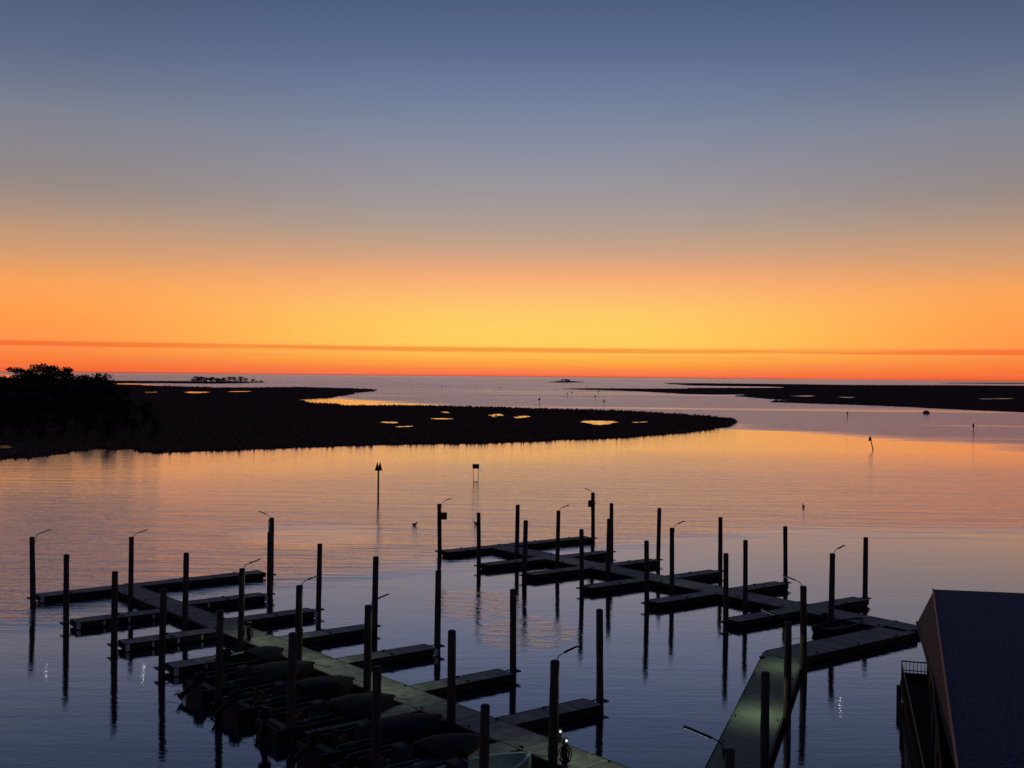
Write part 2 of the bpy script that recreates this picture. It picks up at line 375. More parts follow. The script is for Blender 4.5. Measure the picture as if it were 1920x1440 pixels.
g = MB()
def tuft(x, y, z, h, wd, n=4):
    for k in range(n):
        a = R.random() * 2 * PI; dx, dy = math.cos(a) * wd, math.sin(a) * wd
        ox, oy = R.gauss(0, wd * .8), R.gauss(0, wd * .8); hh = h * R.uniform(.6, 1.15)
        g.add([(x + ox - dx, y + oy - dy, z), (x + ox + dx, y + oy + dy, z), (x + ox + R.gauss(0, .25 * h), y + oy + R.gauss(0, .25 * h), z + hh)], [(0, 1, 2)])
def near_pond(x, y, mrg):
    for q in pondpolys:
        xs = [a[0] for a in q]; ys = [a[1] for a in q]
        if min(xs) - 3 < x < max(xs) + 3 and min(ys) - mrg < y < max(ys) + 2: return True
    return False
def edge_grass(P, z, h, step, rows, wd):
    for i in range(len(P)):
        a, b = P[i], P[(i + 1) % len(P)]
        d = math.dist(a, b); n = max(1, int(d / step)); D = a[1]
        if abs(a[0]) > D * .55: continue
        for k in range(n):
            t = R.random(); x, y = a[0] + (b[0] - a[0]) * t, a[1] + (b[1] - a[1]) * t
            for r_ in range(rows):
                jx, jy = R.gauss(0, 1.2), R.gauss(0, 1.2)
                if inside(P, x + jx, y + jy): tuft(x + jx, y + jy, z, h * R.uniform(.5, 1.2), wd)
edge_grass(P1, .2, .8, 1.1, 2, .22)
edge_grass(P3, .3, .8, 3.0, 2, .4)
for _ in range(26000):
    x, y = R.uniform(-200, 90), R.uniform(195, 560)
    if abs(x) > y * .5 or not inside(P1, x, y): continue
    if near_pond(x, y, 9): continue
    tuft(x, y, .2, R.uniform(.25, .55), .35, 3)
tag(g.build('marsh_grass', M['grass']), 'dark marsh grass standing along the shores', 'grass', kind='stuff')

# ------------------------------------------------------------ trees
def tree_mesh(kind, seed):
    r = random.Random(seed); fol = MB(); tr = MB()
    hgt = 10.0
    lean = r.uniform(-.4, .4)
    tr.tube([(0, 0, -.3), (lean * .3, 0, 3), (lean * .7, .2, 6), (lean, .1, 9.0)], [.32, .26, .18, .05], 6)
    clumps = []
    if kind == 'pine':
        for k in range(9):
            z = 6.2 + 3.6 * k / 9 + r.uniform(-.3, .3); a = r.random() * 2 * PI; rr = r.uniform(.6, 2.6) * (1.15 - .5 * k / 9)
            clumps.append((math.cos(a) * rr + lean, math.sin(a) * rr, z, r.uniform(1.0, 1.6), .5))
        clumps.append((lean, 0, 9.6, 1.3, .55))
    else:
        for k in range(20):
            z = r.uniform(1.4, 9.0); t = z / 10; a = r.random() * 2 * PI
            rr = r.uniform(.3, 2.8) * (1 - .65 * abs(t - .45) * 1.4)
            clumps.append((math.cos(a) * rr, math.sin(a) * rr, z, r.uniform(1.0, 1.7), .75))
    for (cx, cy, cz, rad, fl) in clumps:
        tr.tube([(lean * .5, 0, max(1.0, cz - 1.8)), (cx * .6, cy * .6, cz - .5), (cx, cy, cz)], [.09, .06, .02], 4, False)
        for i in range(75):
            d = Vector((r.gauss(0, 1), r.gauss(0, 1), r.gauss(0, 1))).normalized() * rad * (r.random() ** .4)
            d.z *= fl; s_ = r.uniform(.16, .34); n1 = Vector((r.gauss(0, 1), r.gauss(0, 1), r.gauss(0, 1))).normalized(); n2 = n1.orthogonal().normalized()
            n3 = n1.cross(n2); p = Vector((cx, cy, cz)) + d
            fol.add([p - n2 * s_, p + n3 * s_ * .6, p + n2 * s_, p - n3 * s_ * .6], [(0, 1, 2, 3)])
    return tr, fol
protos = {}
def tree(kind, loc, s, sw, label, group):
    key = (kind, R.randrange(3))
    if key not in protos:
        t, f = tree_mesh(kind, hash(key[1]) + (5 if kind == 'pine' else 50))
        name = {'pine': 'pine_tree', 'oak': 'bushy_tree'}[kind]
        o = empty(name, loc); t.build('trunk', M['bark'], o); f.build('crown', M['leaf'], o); protos[key] = o
    else: o = copy_tree(protos[key])
    o.location = loc; o.scale = (s * sw, s * sw, s); o.rotation_euler = (0, 0, R.random() * 6.28)
    tag(o, label, 'tree', group); return o
GW = 'trees of the left shore wood'
def wood(px, ytop, D, kind, label, sw=1.0):
    top = at_dist(px, ytop, D); s = (top.z - .2) / 10.0
    tree(kind, (top.x, D, .2), s, sw, label, GW)
pines = [(82, 683, 385, 'tallest umbrella-topped pine of the left shore wood'), (98, 687, 380, 'pine leaning against the right flank of the tallest pine'),
         (66, 689, 390, 'flat-topped pine just left of the tallest pine'), (33, 691, 375, 'round-topped pine on the far left breaking the horizon'),
         (121, 690, 370, 'separate small-domed pine right of the tallest pine group'), (52, 694, 380, 'lower pine between the round-topped and the flat-topped pine')]
for p in pines: wood(p[0], p[1], p[2], 'pine', p[3], 1.05)
ords = ['first', 'second', 'third', 'fourth', 'fifth', 'sixth', 'seventh', 'eighth', 'ninth', 'tenth', 'eleventh', 'twelfth', 'thirteenth', 'fourteenth', 'fifteenth', 'sixteenth', 'seventeenth', 'eighteenth', 'nineteenth', 'twentieth']
rows = [([(-12, 701), (5, 704), (24, 700), (42, 701), (60, 699), (78, 697), (96, 699), (110, 705), (127, 704), (144, 707), (158, 700), (172, 698), (183, 698), (193, 703), (206, 711)], 400, 'skyline row of the left wood'),
        ([(-5, 712), (16, 714), (37, 713), (58, 714), (80, 713), (103, 714), (126, 714), (150, 712), (172, 713), (194, 716), (215, 721), (234, 725)], 340, 'second row of the left wood'),
        ([(-4, 733), (24, 736), (54, 735), (84, 737), (114, 736), (146, 738), (178, 739), (210, 742), (240, 745), (272, 750)], 290, 'third row of the left wood'),
        ([(-4, 768), (34, 772), (76, 771), (118, 775), (160, 774), (204, 778), (248, 780), (292, 784)], 248, 'front scrub row of the left wood')]
for pts, D, rn in rows:
    for i, (px, yt) in enumerate(pts):
        wood(px + R.uniform(-3, 3), yt + R.uniform(-1.5, 1.5), D + R.uniform(-12, 12), 'oak', '%s bushy tree from the left in the %s' % (ords[i], rn), R.uniform(1.05, 1.35))
xs = [362, 370, 378, 387, 396, 405, 413, 421, 430, 440, 452, 461, 474, 481, 490]
for i, px in enumerate(xs):
    D = 1900 + R.uniform(-40, 40); hh = R.uniform(8.5, 12) * (.85 if px < 368 or px > 465 else 1.0) * (.7 if px > 480 else 1)
    p = at_dist(px, 716, D)
    tree('oak', (p.x, D, -3.2), hh / 8.5, 1.7, '%s tree from the left on the far spit left of centre' % ords[i], 'trees on the far spit')
for i, (px, hh) in enumerate([(1049, 5), (1055, 8), (1061, 10), (1066, 8)]):
    p = at_dist(px, 716, 2950); tree('oak', (p.x, 2950, -1), hh / 9, 2.6, '%s bush from the left on the tiny horizon islet' % ords[i], 'bushes on the horizon islet')

# ------------------------------------------------------------ pilings
ZD = .42
def pile(px, ytop, base, label, group, Hh=None, r=.163):
    """base: picture height where the pile meets deck level"""
    if base: p = at(px, base, ZD)
    else: p = at(px, ytop, Hh or 4.4)
    if Hh is None:
        if base:
            hz = 705.5 + .0094 * (px - 960); Hh = H - (H - ZD) * (ytop - hz) / (base - hz)
        else: Hh = 4.4
    o = empty('piling', (p.x, p.y, 0))
    mb = MB(); n = 14; j = [R.uniform(.96, 1.04) for _ in range(9)]
    sx, sy = R.uniform(-.07, .07), R.uniform(-.04, .04); r = r * R.uniform(.94, 1.07)
    zs = [-3, -.1, .6, 1.4, 2.2, 3.0, 3.7, Hh - .3, Hh - .06]; zs = sorted(z for z in zs if z <= Hh)
    mb.tube([(sx * z / 4, sy * z / 4, z) for z in zs], [r * (1.06 - .02 * z) * j[k % 9] for k, z in enumerate(zs)], n)
    mb.build('shaft', M['pile'], o, True)
    cp = MB(); x, y = sx * Hh / 4, sy * Hh / 4
    cp.tube([(x, y, Hh - .07), (x, y, Hh - .02), (x, y, Hh + .02), (x, y, Hh + .04)], [r * 1.0, r * 1.01, r * .75, .02], n); cp.build('cap', M['cap'], o)
    tag(o, label, 'piling', group)
    o['H'] = Hh
    return o
GA, GB = 'pilings of the left pier', 'pilings of the right pier'
def lamp(pl, dirx, diry, label, power=3.0, ln=.95, group='lamps on the pilings', tilt=.28, lit=True):
    Hh = pl['H']; a = math.atan2(diry, dirx)
    o = empty('dock_lamp', (pl.location.x + .12 * math.cos(a), pl.location.y + .12 * math.sin(a), Hh - .3), a)
    ar = MB(); ar.tube([(.02, 0, 0), (.04, 0, .34), (.10, 0, .46), (.34, 0, .56)], .02, 6); ar.build('arm', M['iron'], o)
    hd = MB(); Mx = Matrix.Translation((.34, 0, .56)) @ Matrix.Rotation(-tilt, 4, 'Y'); Lh = ln - .34
    hd.box(0, Lh, -.065, .065, -.03, .025, .02, Mx); hd.build('lamp_head', M['iron'], o)
    ls = MB(); ls.box(.12, Lh - .06, -.045, .045, -.0325, -.0305, 0, Mx); ls.build('lens', M['lens'] if lit else M['cap'], o)
    if lit:
        ld = bpy.data.lights.new('lamp_light', 'AREA'); ld.shape = 'DISK'; ld.size = .12 if power > 2 else .07; ld.energy = power * (.5 if power == 1.01 else 1); ld.color = (.78, 1.0, .66) if power > 5 else (.92, 1.0, .88); ld.spread = 3.14 if power == 1.01 else 2.0
        lo = bpy.data.objects.new('lamp_light', ld); col.objects.link(lo); lo.parent = o
        q = Mx @ Vector((Lh * .6, 0, -.06)); lo.location = q
    tag(o, label, 'lamp', group); return o

# ------------------------------------------------------------ floating docks
def dock(name, a, b, wid, label, group, fend=(), brk=None, trim=True, z=ZD, a_ext=0, near=-1, deckmat='deck'):
    """axis a->b, deck, fascia and floats"""
    a = Vector((a[0], a[1], 0)); b = Vector((b[0], b[1], 0)); d = b - a; Ln = d.length; rz = math.atan2(d.y, d.x)
    o = empty(name, a, rz); h = wid / 2
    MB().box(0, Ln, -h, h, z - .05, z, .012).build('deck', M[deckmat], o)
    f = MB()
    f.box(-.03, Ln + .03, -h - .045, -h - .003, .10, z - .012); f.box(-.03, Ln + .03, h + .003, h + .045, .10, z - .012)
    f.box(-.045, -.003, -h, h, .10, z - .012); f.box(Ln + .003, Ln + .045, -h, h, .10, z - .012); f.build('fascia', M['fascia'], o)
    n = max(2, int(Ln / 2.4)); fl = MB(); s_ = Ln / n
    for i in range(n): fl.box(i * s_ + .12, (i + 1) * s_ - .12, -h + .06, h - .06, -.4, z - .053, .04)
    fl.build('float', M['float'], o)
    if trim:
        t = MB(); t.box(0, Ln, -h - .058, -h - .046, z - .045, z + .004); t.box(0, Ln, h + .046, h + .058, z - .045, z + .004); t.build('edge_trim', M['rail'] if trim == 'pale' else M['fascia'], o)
    for q in fend:
        fb = MB(); y0 = -h - .09 if near < 0 else h + .06
        if q < .01: fb.box(-.03, .20, y0 - .02, y0 + .05, .04, z - .03, .02)
        else: fb.box(q * Ln, q * Ln + .12, y0, y0 + .03, .10, z - .06, .01)
        fb.build('fender', M['white'], o)
    nc = max(1, int(Ln / 3.2))
    for i in range(nc):
        for s2 in (-1, 1):
            x = (i + .5) * Ln / nc; c_ = MB(); y = s2 * (h - .12)
            c_.tube([(x - .13, y, z + .07), (x + .13, y, z + .07)], .018, 6); c_.box(x - .05, x + .05, y - .02, y + .02, z + .001, z + .06); c_.build('cleat', M['iron'], o)
    if brk:
        for (px_, py_) in brk:
            lp = o_inv(o, px_, py_); q = MB(); s2 = 1 if lp.x > Ln / 2 else -1
            x0 = Ln if s2 > 0 else 0
            for yy in (-.24, .24): q.tube([(x0 - s2 * .1, lp.y + yy, z - .06), (lp.x + s2 * .26, lp.y + yy, z - .06)], .035, 6)
            q.tube([(lp.x + s2 * .26, lp.y - .26, z - .06), (lp.x + s2 * .26, lp.y + .26, z - .06)], .05, 6)
            q.build('pile_bracket', M['iron'], o)
    tag(o, label, 'dock', group); return o
def o_inv(o, x, y):
    return Matrix.Rotation(-o.rotation_euler.z, 4, 'Z') @ Vector((x - o.location.x, y - o.location.y, 0))
def isect(p, d, q, e):
    den = d.x * e.y - d.y * e.x; w_ = q - p; t = (w_.x * e.y - w_.y * e.x) / den
    return p + d * t
def A2(px, py, z=ZD): v = at(px, py, z); return Vector((v.x, v.y))

# left pier main walkway
aL0, aL1 = A2(222, 1108), A2(1028, 1425); aR0, aR1 = A2(257, 1098), A2(1172, 1437)
dirA = ((aL1 - aL0).normalized() + (aR1 - aR0).normalized()).normalized(); nA = Vector((-dirA.y, dirA.x))
mA0 = (aL0 + aR0) / 2; offs = [(p - mA0).dot(nA) for p in (aL0, aL1, aR0, aR1)]
wA = abs((offs[2] + offs[3]) / 2 - (offs[0] + offs[1]) / 2); cA = mA0 + nA * (sum(offs) / 4)
print('walk A width', wA, offs)
TA0, TA1 = (A2(68, 1112) + A2(75, 1120)) / 2, (A2(487, 1066) + A2(495, 1077)) / 2
dT = (TA1 - TA0).normalized(); print('T A', TA0, TA1, 'len', (TA1 - TA0).length, 'angle', math.degrees(math.acos(dT.dot(dirA))))
startA = isect(cA, dirA, TA0, dT); startA = startA + dirA * .62
endA = startA + dirA * 62
WA = dock('main_walkway', startA, endA, wA, 'long main walkway of the left pier running down past the moored skiffs', 'main walkways', trim='pale')
dock('head_dock', TA0, TA1, 1.2, 'cross dock closing the far end of the left pier', 'cross dock heads', fend=(0, .10), brk=[at(61, 1119, ZD)[:2], at(508, 1076, ZD)[:2]])
def edgeA(sgn): return cA + nA * (sgn * wA / 2)
sL = 1 if (offs[0] + offs[1]) > (offs[2] + offs[3]) else -1
fL = []   # left fingers
def finger(pier_c, pier_d, pier_n, wp, s_, tip, d, label, group, fend, pl, wid=1.12):
    e = pier_c + pier_n * (s_ * wp / 2)
    root = isect(tip, d, e, pier_d); back = root - tip
    root = tip + back.normalized() * (back.length - .07)
    near = -1 if (Vector((back.y, -back.x)).y) < 0 else 1
    return dock('finger_dock', tip, root, wid, label, group, fend=fend, brk=[pl] if pl else None, near=near), root
fing = {}
def mk(side, idx, tipx, pl, d, fend, lab):
    tip = tipx
    fing[(side, idx)] = finger(cA, dirA, nA, wA, sL if side == 'L' else -sL, tip, d, lab, 'finger docks of the left pier', fend, pl)
# measured directions
d2 = (A2(300, 1140) - A2(133, 1164)).normalized(); d3 = (A2(402, 1181) - A2(221, 1206)).normalized()
print('finger dirs', d2, d3, dT)
ptips = [(124, 1040, 1166), (214, 1072, 1206), (303, 1105, 1250), (411, 1145, None), (546, 1187, None), (705, 1250, None), (907, 1322, None)]
names = ['second', 'third', 'fourth', 'fifth', 'sixth', 'seventh', 'eighth']
pile(62, 1007, 1120, 'tall piling at the far left end of the left pier, lamp on top', GA)
PL = []
for (px, yt, bs), nm in zip(ptips, names):
    PL.append(pile(px, yt, bs, 'piling at the outer tip of the %s left-hand finger of the left pier' % nm, GA))
fdL = dT
fend_sets = [(0, .28, .55, .82), (0, .27, .54, .8), (0, .3), (.0,), (), (), ()]
for i, (p, nm) in enumerate(zip(PL, names)):
    pp = Vector((p.location.x, p.location.y)); tip = pp + fdL * .42
    mk('L', i + 2, tip, (pp.x, pp.y), fdL, fend_sets[i], '%s finger dock from the far end on the left-hand side of the left pier' % nm)
# right-hand fingers of left pier
rt = [(505, 998, 1112, 'second'), (597, 1020, 1141, 'third'), (702, 1044, 1172, 'fourth'), (820, 1070, 1209, 'fifth'), (962, 1105, 1256, 'sixth'), (1125, 1143, 1312, 'seventh')]
pT = pile(508.5, 971, 1075, 'piling with pale conduit and lamp at the right end of the left pier head', GA)
for (px, yt, bs, nm) in rt:
    q = pile(px, yt, bs, 'piling at the outer tip of the %s right-hand finger of the left pier' % nm, GA)
    pp = Vector((q.location.x, q.location.y)); k = {'second': (0, .75), 'third': (0,), 'fifth': (0,)}.get(nm, ())
    mk('R', 2 + ['second', 'third', 'fourth', 'fifth', 'sixth', 'seventh'].index(nm), pp - fdL * .42, (pp.x, pp.y), -fdL, k, '%s finger dock from the far end on the right-hand side of the left pier' % nm)
# pilings along the walkway, with lamps
wl = [(245, 1007, 1120, 'first', 1), (347, 1037, 1163, 'second', 0), (451, 1066, 1206, 'third', 1), (559, 1098, 1247, 'fourth', 1), (688, 1135, 1297, 'fifth', 1), (846, 1182, 1359, 'sixth', 0), (1036, 1239, 1436, 'seventh', 1)]
WP = []
for px, yt, bs, nm, lp in wl:
    q = pile(px, yt, bs, '%s piling from the far end along the edge of the left pier walkway' % nm, GA); WP.append(q)
    if lp: lamp(q, .86, .5, 'angled lamp on the %s walkway piling of the left pier' % nm, 1.01 if nm == 'first' else 14.0)
p0 = [o for o in col.objects if o.get('label', '').startswith('tall piling at the far left')][0]
lamp(p0, .86, .5, 'angled lamp on the far left end piling of the left pier', 1.01)
lamp(pT, -.9, .3, 'thin lamp pointing left on the piling at the right end of the left pier head', 1.0)
def conduit(pl, ztop, zb, label, ang=3.6):
    x, y = math.cos(ang) * .19, math.sin(ang) * .19
    c_ = MB(); c_.tube([(x, y, zb), (x, y, ztop)], .045, 8); c_.build('conduit', M['pvc'], pl)
conduit(pT, pT['H'] - .1, 2.2, '')

# ---- right pier
bL0, bL1 = A2(927, 1028), A2(1690, 1183); bR0, bR1 = A2(985, 1028), A2(1695, 1168)
dirB = ((bL1 - bL0).normalized() + (bR1 - bR0).normalized()).normalized(); nB = Vector((-dirB.y, dirB.x))
mB = (bL0 + bR0) / 2; ofB = [(p - mB).dot(nB) for p in (bL0, bL1, bR0, bR1)]
wB = abs((ofB[2] + ofB[3]) / 2 - (ofB[0] + ofB[1]) / 2); cB = mB + nB * (sum(ofB) / 4); sB = 1 if (ofB[0] + ofB[1]) > (ofB[2] + ofB[3]) else -1
print('walk B width', wB, ofB, 'angle between walks', math.degrees(math.acos(dirB.dot(dirA))))
TB0, TB1 = (A2(829, 1031) + A2(838, 1036)) / 2, (A2(1096, 1004) + A2(1113, 1009)) / 2
dTB = (TB1 - TB0).normalized(); print('T B', (TB1 - TB0).length, dTB, dT)
startB = isect(cB, dirB, TB0, dTB) + dirB * .62
endB = cB + dirB * ((A2(1722, 1178) - cB).dot(dirB))
dock('main_walkway', startB, endB, wB, 'long main walkway of the right pier leading to the boathouse', 'main walkways', trim='pale')
dock('head_dock', TB0, TB1, 1.2, 'cross dock closing the far end of the right pier', 'cross dock heads', brk=[at(824, 1032, ZD)[:2], at(1112, 1008, ZD)[:2]])
pb0 = pile(824.5, 945, 1033, 'piling with a small dark notice board at the left end of the right pier head', GB)
pb1 = pile(1112, 924, 1007, 'piling with pale conduit and notice board at the right end of the right pier head', GB)
lamp(pb0, .86, .5, 'angled lamp above the notice board at the left end of the right pier head', .8)
lamp(pb1, -.9, .3, 'faint thin lamp on the conduit piling at the right end of the right pier head', .5, .7)
conduit(pb1, pb1['H'] - .05, 2.9, '', 3.4)
for q, dx in ((pb0, .28), (pb1, -.2)):
    b_ = MB(); hz = q['H'] - .95; b_.box(dx - .3, dx + .3, -.24, -.2, hz - .3, hz + .3, .01); b_.box(-.2, .2, -.2, -.14, hz - .05, hz + .05)
    o = b_.build('notice_board', M['sign']); o.location = q.location
    tag(o, 'small square notice board on the %s end piling of the right pier head' % ('left' if dx > 0 else 'right'), 'sign', 'notice boards on the right pier head')
def mkB(s_, px, yt, bs, nm, lab_side):
    q = pile(px, yt, bs, 'piling at the outer tip of the %s %s finger of the right pier' % (nm, lab_side), GB)
    pp = Vector((q.location.x, q.location.y)); sg = 1 if lab_side == 'left-hand' else -1
    finger(cB, dirB, nB, wB, sB * s_, pp + dTB * (.42 * sg), dTB * sg, '%s finger dock from the far end on the %s side of the right pier' % (nm, lab_side), 'finger docks of the right pier', (), (pp.x, pp.y))
for px, yt, bs, nm in [(898, 962, 1059, 'second'), (983, 976, 1077, 'third'), (1091, 993, 1101, 'fourth'), (1213, 1014, 1129, 'fifth'), (1361, 1038, 1164, 'sixth')]: mkB(1, px, yt, bs, nm, 'left-hand')
for px, yt, bs, nm in [(1146.5, 944, 1033, 'second'), (1234, 953, 1048, 'third'), (1350.5, 970, 1069, 'fourth'), (1473, 987, 1091, 'fifth'), (1622, 1008, 1120, 'sixth')]: mkB(-1, px, yt, bs, nm, 'right-hand')
for px, yt, bs, nm, lp in [(969, 947, 1037, 'first', 0), (1045, 958, 1054, 'second', 1), (1140, 973, 1073, 'third', 0), (1260, 990, 1099, 'fourth', 1), (1397.5, 1013, 1130, 'fifth', 0), (1558.5, 1038, 1164, 'sixth', 1)]:
    q = pile(px, yt, bs, '%s piling from the far end along the edge of the right pier walkway' % nm, GB)
    if lp: lamp(q, .86, .5, 'angled lamp on the %s walkway piling of the right pier' % nm, 1.01 if nm == 'sixth' else 3.0)

# ---- wide dock and gangway by the boathouse
c0, c1 = A2(1437, 1220), A2(1650, 1178); e0, e1 = A2(1514, 1231), A2(1700, 1190)
dC = (A2(1655, 1177) - A2(1480, 1214)).normalized(); nC = Vector((-dC.y, dC.x))
wC = abs((e0 - c0).dot(nC)); print('wide dock width', wC)
sg = -1 if (e0 - c0).dot(nC) < 0 else 1
cc = c0 + nC * (sg * wC / 2)
dock('wide_dock', cc, cc + dC * ((A2(1716, 1185) - cc).dot(dC)), wC, 'broad dark dock between the lit ramp and the boathouse', None, trim=True, z=.42)
g0L, g0R, g1L = A2(1434, 1222), A2(1503, 1226), A2(1326, 1438)
dG = (g1L - g0L).normalized(); nG = Vector((-dG.y, dG.x)); wG = abs((A2(1446, 1425) - g1L).dot(nG)); wG2 = abs((g0R - g0L).dot(nG)); print('ramp width', wG, wG2)
wG = (wG + wG2) / 2; s3 = 1 if (g0R - g0L).dot(nG) > 0 else -1
ga = g0L + nG * (s3 * wG / 2)
M['ramp'] = noise_mat('ramp_deck', (.12, .17, .12), (.20, .25, .18), 3, .7, .006, .3)
dock('ramp_dock', ga + dG * .1, ga + dG * 34, wG, 'pale green lamp-lit dock running down beside the boathouse water', None, trim='pale', z=.46, deckmat='ramp')
GP = 'pilings around the lamp-lit dock'
q1 = pile(1507, 1099, 1252, 'piling where the lamp-lit dock meets the broad dark dock', GP)
q2 = pile(1476, 1166, 1343, 'piling with an orange-lit cap on the right edge of the lamp-lit dock', GP)
q3 = pile(1435, 1260, None, 'piling with white-glinting cap rising in front of the lamp-lit dock', GP, 4.4)
q4 = pile(1366, 1405, None, 'low near piling top at the bottom edge left of the lamp-lit dock', GP, 4.4)
lamp(q1, -.95, .5, 'thin curved lamp arm reaching left over the meeting of the two docks', 1.01, 1.0)
lamp(q2, -.9, .35, 'pale thin lamp on the orange-lit piling', 3.0, 1.1)
lamp(q4, -.9, .35, 'dark lamp arm reaching left at the bottom edge', 3.0, 1.2)
# bracket lights reaching out from the two ramp pilings over the deck
for q, e, nm in ((q1, 6, 'upper'), (q2, 10, 'lower')):
    o = empty('bracket_light', (q.location.x - .16, q.location.y - .02, 2.9))
    MB().tube([(0, 0, 0), (-.45, 0, .14), (-.90, 0, .08)], .02, 6).build('arm', M['iron'], o)
    MB().box(-1.06, -.84, -.08, .08, .0, .09, .02).build('housing', M['iron'], o)
    ld = bpy.data.lights.new('lamp_light', 'AREA'); ld.shape = 'DISK'; ld.size = .1; ld.energy = e; ld.color = (.90, 1.0, .68); ld.spread = 1.9
    lo = bpy.data.objects.new('lamp_light', ld); col.objects.link(lo); lo.parent = o; lo.location = (-.95, 0, -.03)
    tag(o, 'small bracket light on the %s piling of the lamp-lit dock' % nm, 'lamp', 'bracket lights of the lamp-lit dock')

# ------------------------------------------------------------ boathouse
ZT = 5.0
r0, r1 = at(1749, 1105, ZT), at(1783, 1352, ZT); dl = (r1 - r0).normalized(); out_ = Vector((dl.y, -dl.x, 0))
if out_.x > 0: out_ = -out_
b0, b1 = at(1720, 1167, 3.5), at(1767, 1338, 3.5)
rr = at(1990, 1115, ZT - .05); nr = rr - r0
o = empty('boathouse', (r0.x, r0.y, 0)); O = Vector((r0.x, r0.y, 0))
def rel(*vs): return [Vector(v) - O for v in vs]
r1e = r0 + dl * 30; b1e = b0 + (b1 - b0).normalized() * 30
q = rel(r0, r1e, r1e + nr, r0 + nr)
down = Vector((0, 0, -.14))
mb = MB(); mb.add(q + [v + down for v in q], [(0, 1, 2, 3), (7, 6, 5, 4), (0, 4, 5, 1), (3, 2, 6, 7), (0, 3, 7, 4), (1, 5, 6, 2)]); mb.build('roof', M['roof'], o)
q = rel(r0 + down * 1.03, r1e + down * 1.03, b1e, b0)
inn = -out_ * .12
mb = MB(); mb.add(q + [v + inn for v in q], [(0, 3, 2, 1), (4, 5, 6, 7), (0, 1, 5, 4), (3, 7, 6, 2), (0, 4, 7, 3), (1, 2, 6, 5)]); mb.build('roof_skirt', M['wallb'], o)
mb = MB(); mb.tube(rel(r0 + Vector((0, 0, .03)), r1e + Vector((0, 0, .03))), .035, 6); mb.build('roof_trim', M['trimb'], o)
mb = MB(); mb.tube(rel(b0, b1e), .07, 6); mb.build('eave_gutter', M['wallb'], o)
wl0 = Vector((b0.x, b0.y, 0)) - out_ * .45 + dl * .4; wl1 = wl0 + dl * 29; nrf = Vector((nr.x, nr.y, 0))
q = rel(wl0, wl1, wl1 + nrf, wl0 + nrf)
mb = MB(); mb.add([v + Vector((0, 0, -.6)) for v in q] + [v + Vector((0, 0, 3.6)) for v in q], [(0, 1, 2, 3), (0, 4, 5, 1), (1, 5, 6, 2), (2, 6, 7, 3), (3, 7, 4, 0)]); mb.build('wall', M['darkwood'], o)
for k in range(6):
    mb = MB(); p_ = wl0 + dl * (2.5 + 4.5 * k) + out_ * .03 - O
    Mx = Matrix.Translation(p_) @ Matrix.Rotation(math.atan2(dl.y, dl.x), 4, 'Z')
    f_ = MB().box(-.06, 1.26, -.03, .03, 1.74, 3.06, 0, Mx).build('window', M['trimb'] if k == -1 else M['wallb'], o)
    MB().box(0, 1.2, -.045, .045, 1.8, 3.0, 0, Mx).build('pane', M['hull'], f_)
tag(o, 'dark-roofed boathouse with brown sloping eave skirt at the lower right', 'building')
# side deck with railing
k0 = at(1690, 1276, 1.2); dd = Vector((-.285, -.958, 0)).normalized()
o = empty('side_deck', (k0.x, k0.y, 0), math.atan2(dd.y, dd.x)); sgn = 1
inward = Matrix.Rotation(-math.atan2(dd.y, dd.x), 3, 'Z') @ (-out_); sy = 1 if inward.y > 0 else -1
Ld = 24; y0, y1 = (0, 1.35) if sy > 0 else (-1.35, 0)
MB().box(0, Ld, y0, y1, 1.12, 1.2, .01).build('deck', M['darkwood'], o)
MB().box(-.02, Ld, -.05, -.005, .75, 1.19).build('fascia', M['darkwood'], o) if sy > 0 else MB().box(-.02, Ld, .005, .05, .75, 1.19).build('fascia', M['darkwood'], o)
MB().box(.2, Ld, y0 + .12, y1 - .1, -1, 1.1).build('bulkhead', M['float'], o)
for k in range(9):
    MB().tube([(.1 + k * 2.9, -.1 * sy, -2), (.1 + k * 2.9, -.1 * sy, 1.0)], .11, 8).build('leg', M['pile'], o)
rl = MB()
rl.box(0, Ld, -.02 * 1, .02, 2.06, 2.11); rl.build('handrail', M['trimb'], o)
rb = MB(); rb.box(0, Ld, -.016, .016, 1.30, 1.34)
x = .05
while x < Ld: rb.box(x, x + .03, -.015, .015, 1.2, 2.06); x += .14
rb.build('balusters', M['darkwood'], o)
ra = MB(); ya, yb = (.02, 1.3) if sy > 0 else (-1.3, -.02)
ra.box(-.02, .02, ya, yb, 2.06, 2.11); ra.box(-.016, .016, ya, yb, 1.66, 1.70); ra.box(-.012, .012, ya, yb, 1.2, 1.58); y = ya
while y < yb: ra.box(-.015, .015, y, y + .03, 1.2, 2.06); y += .16
ra.build('end_railing', M['darkwood'], o)
tag(o, 'narrow railed side deck on posts along the boathouse wall', 'deck')
# sheltered platform block at the lower left of the deck
pk = at(1690, 1341, 1.1); o = empty('boat_platform', (pk.x, pk.y, 0), math.atan2(dd.y, dd.x))
yy0, yy1 = (0, 1.0) if sy > 0 else (-1.0, 0)
MB().box(0, 14, yy0, yy1, .9, 1.05, .01).build('deck', M['darkwood'], o); MB().box(.1, 14, yy0 + .08, yy1 - .05, -1, .88).build('base', M['float'], o)
tag(o, 'low black timber platform against the foot of the side deck', 'platform')
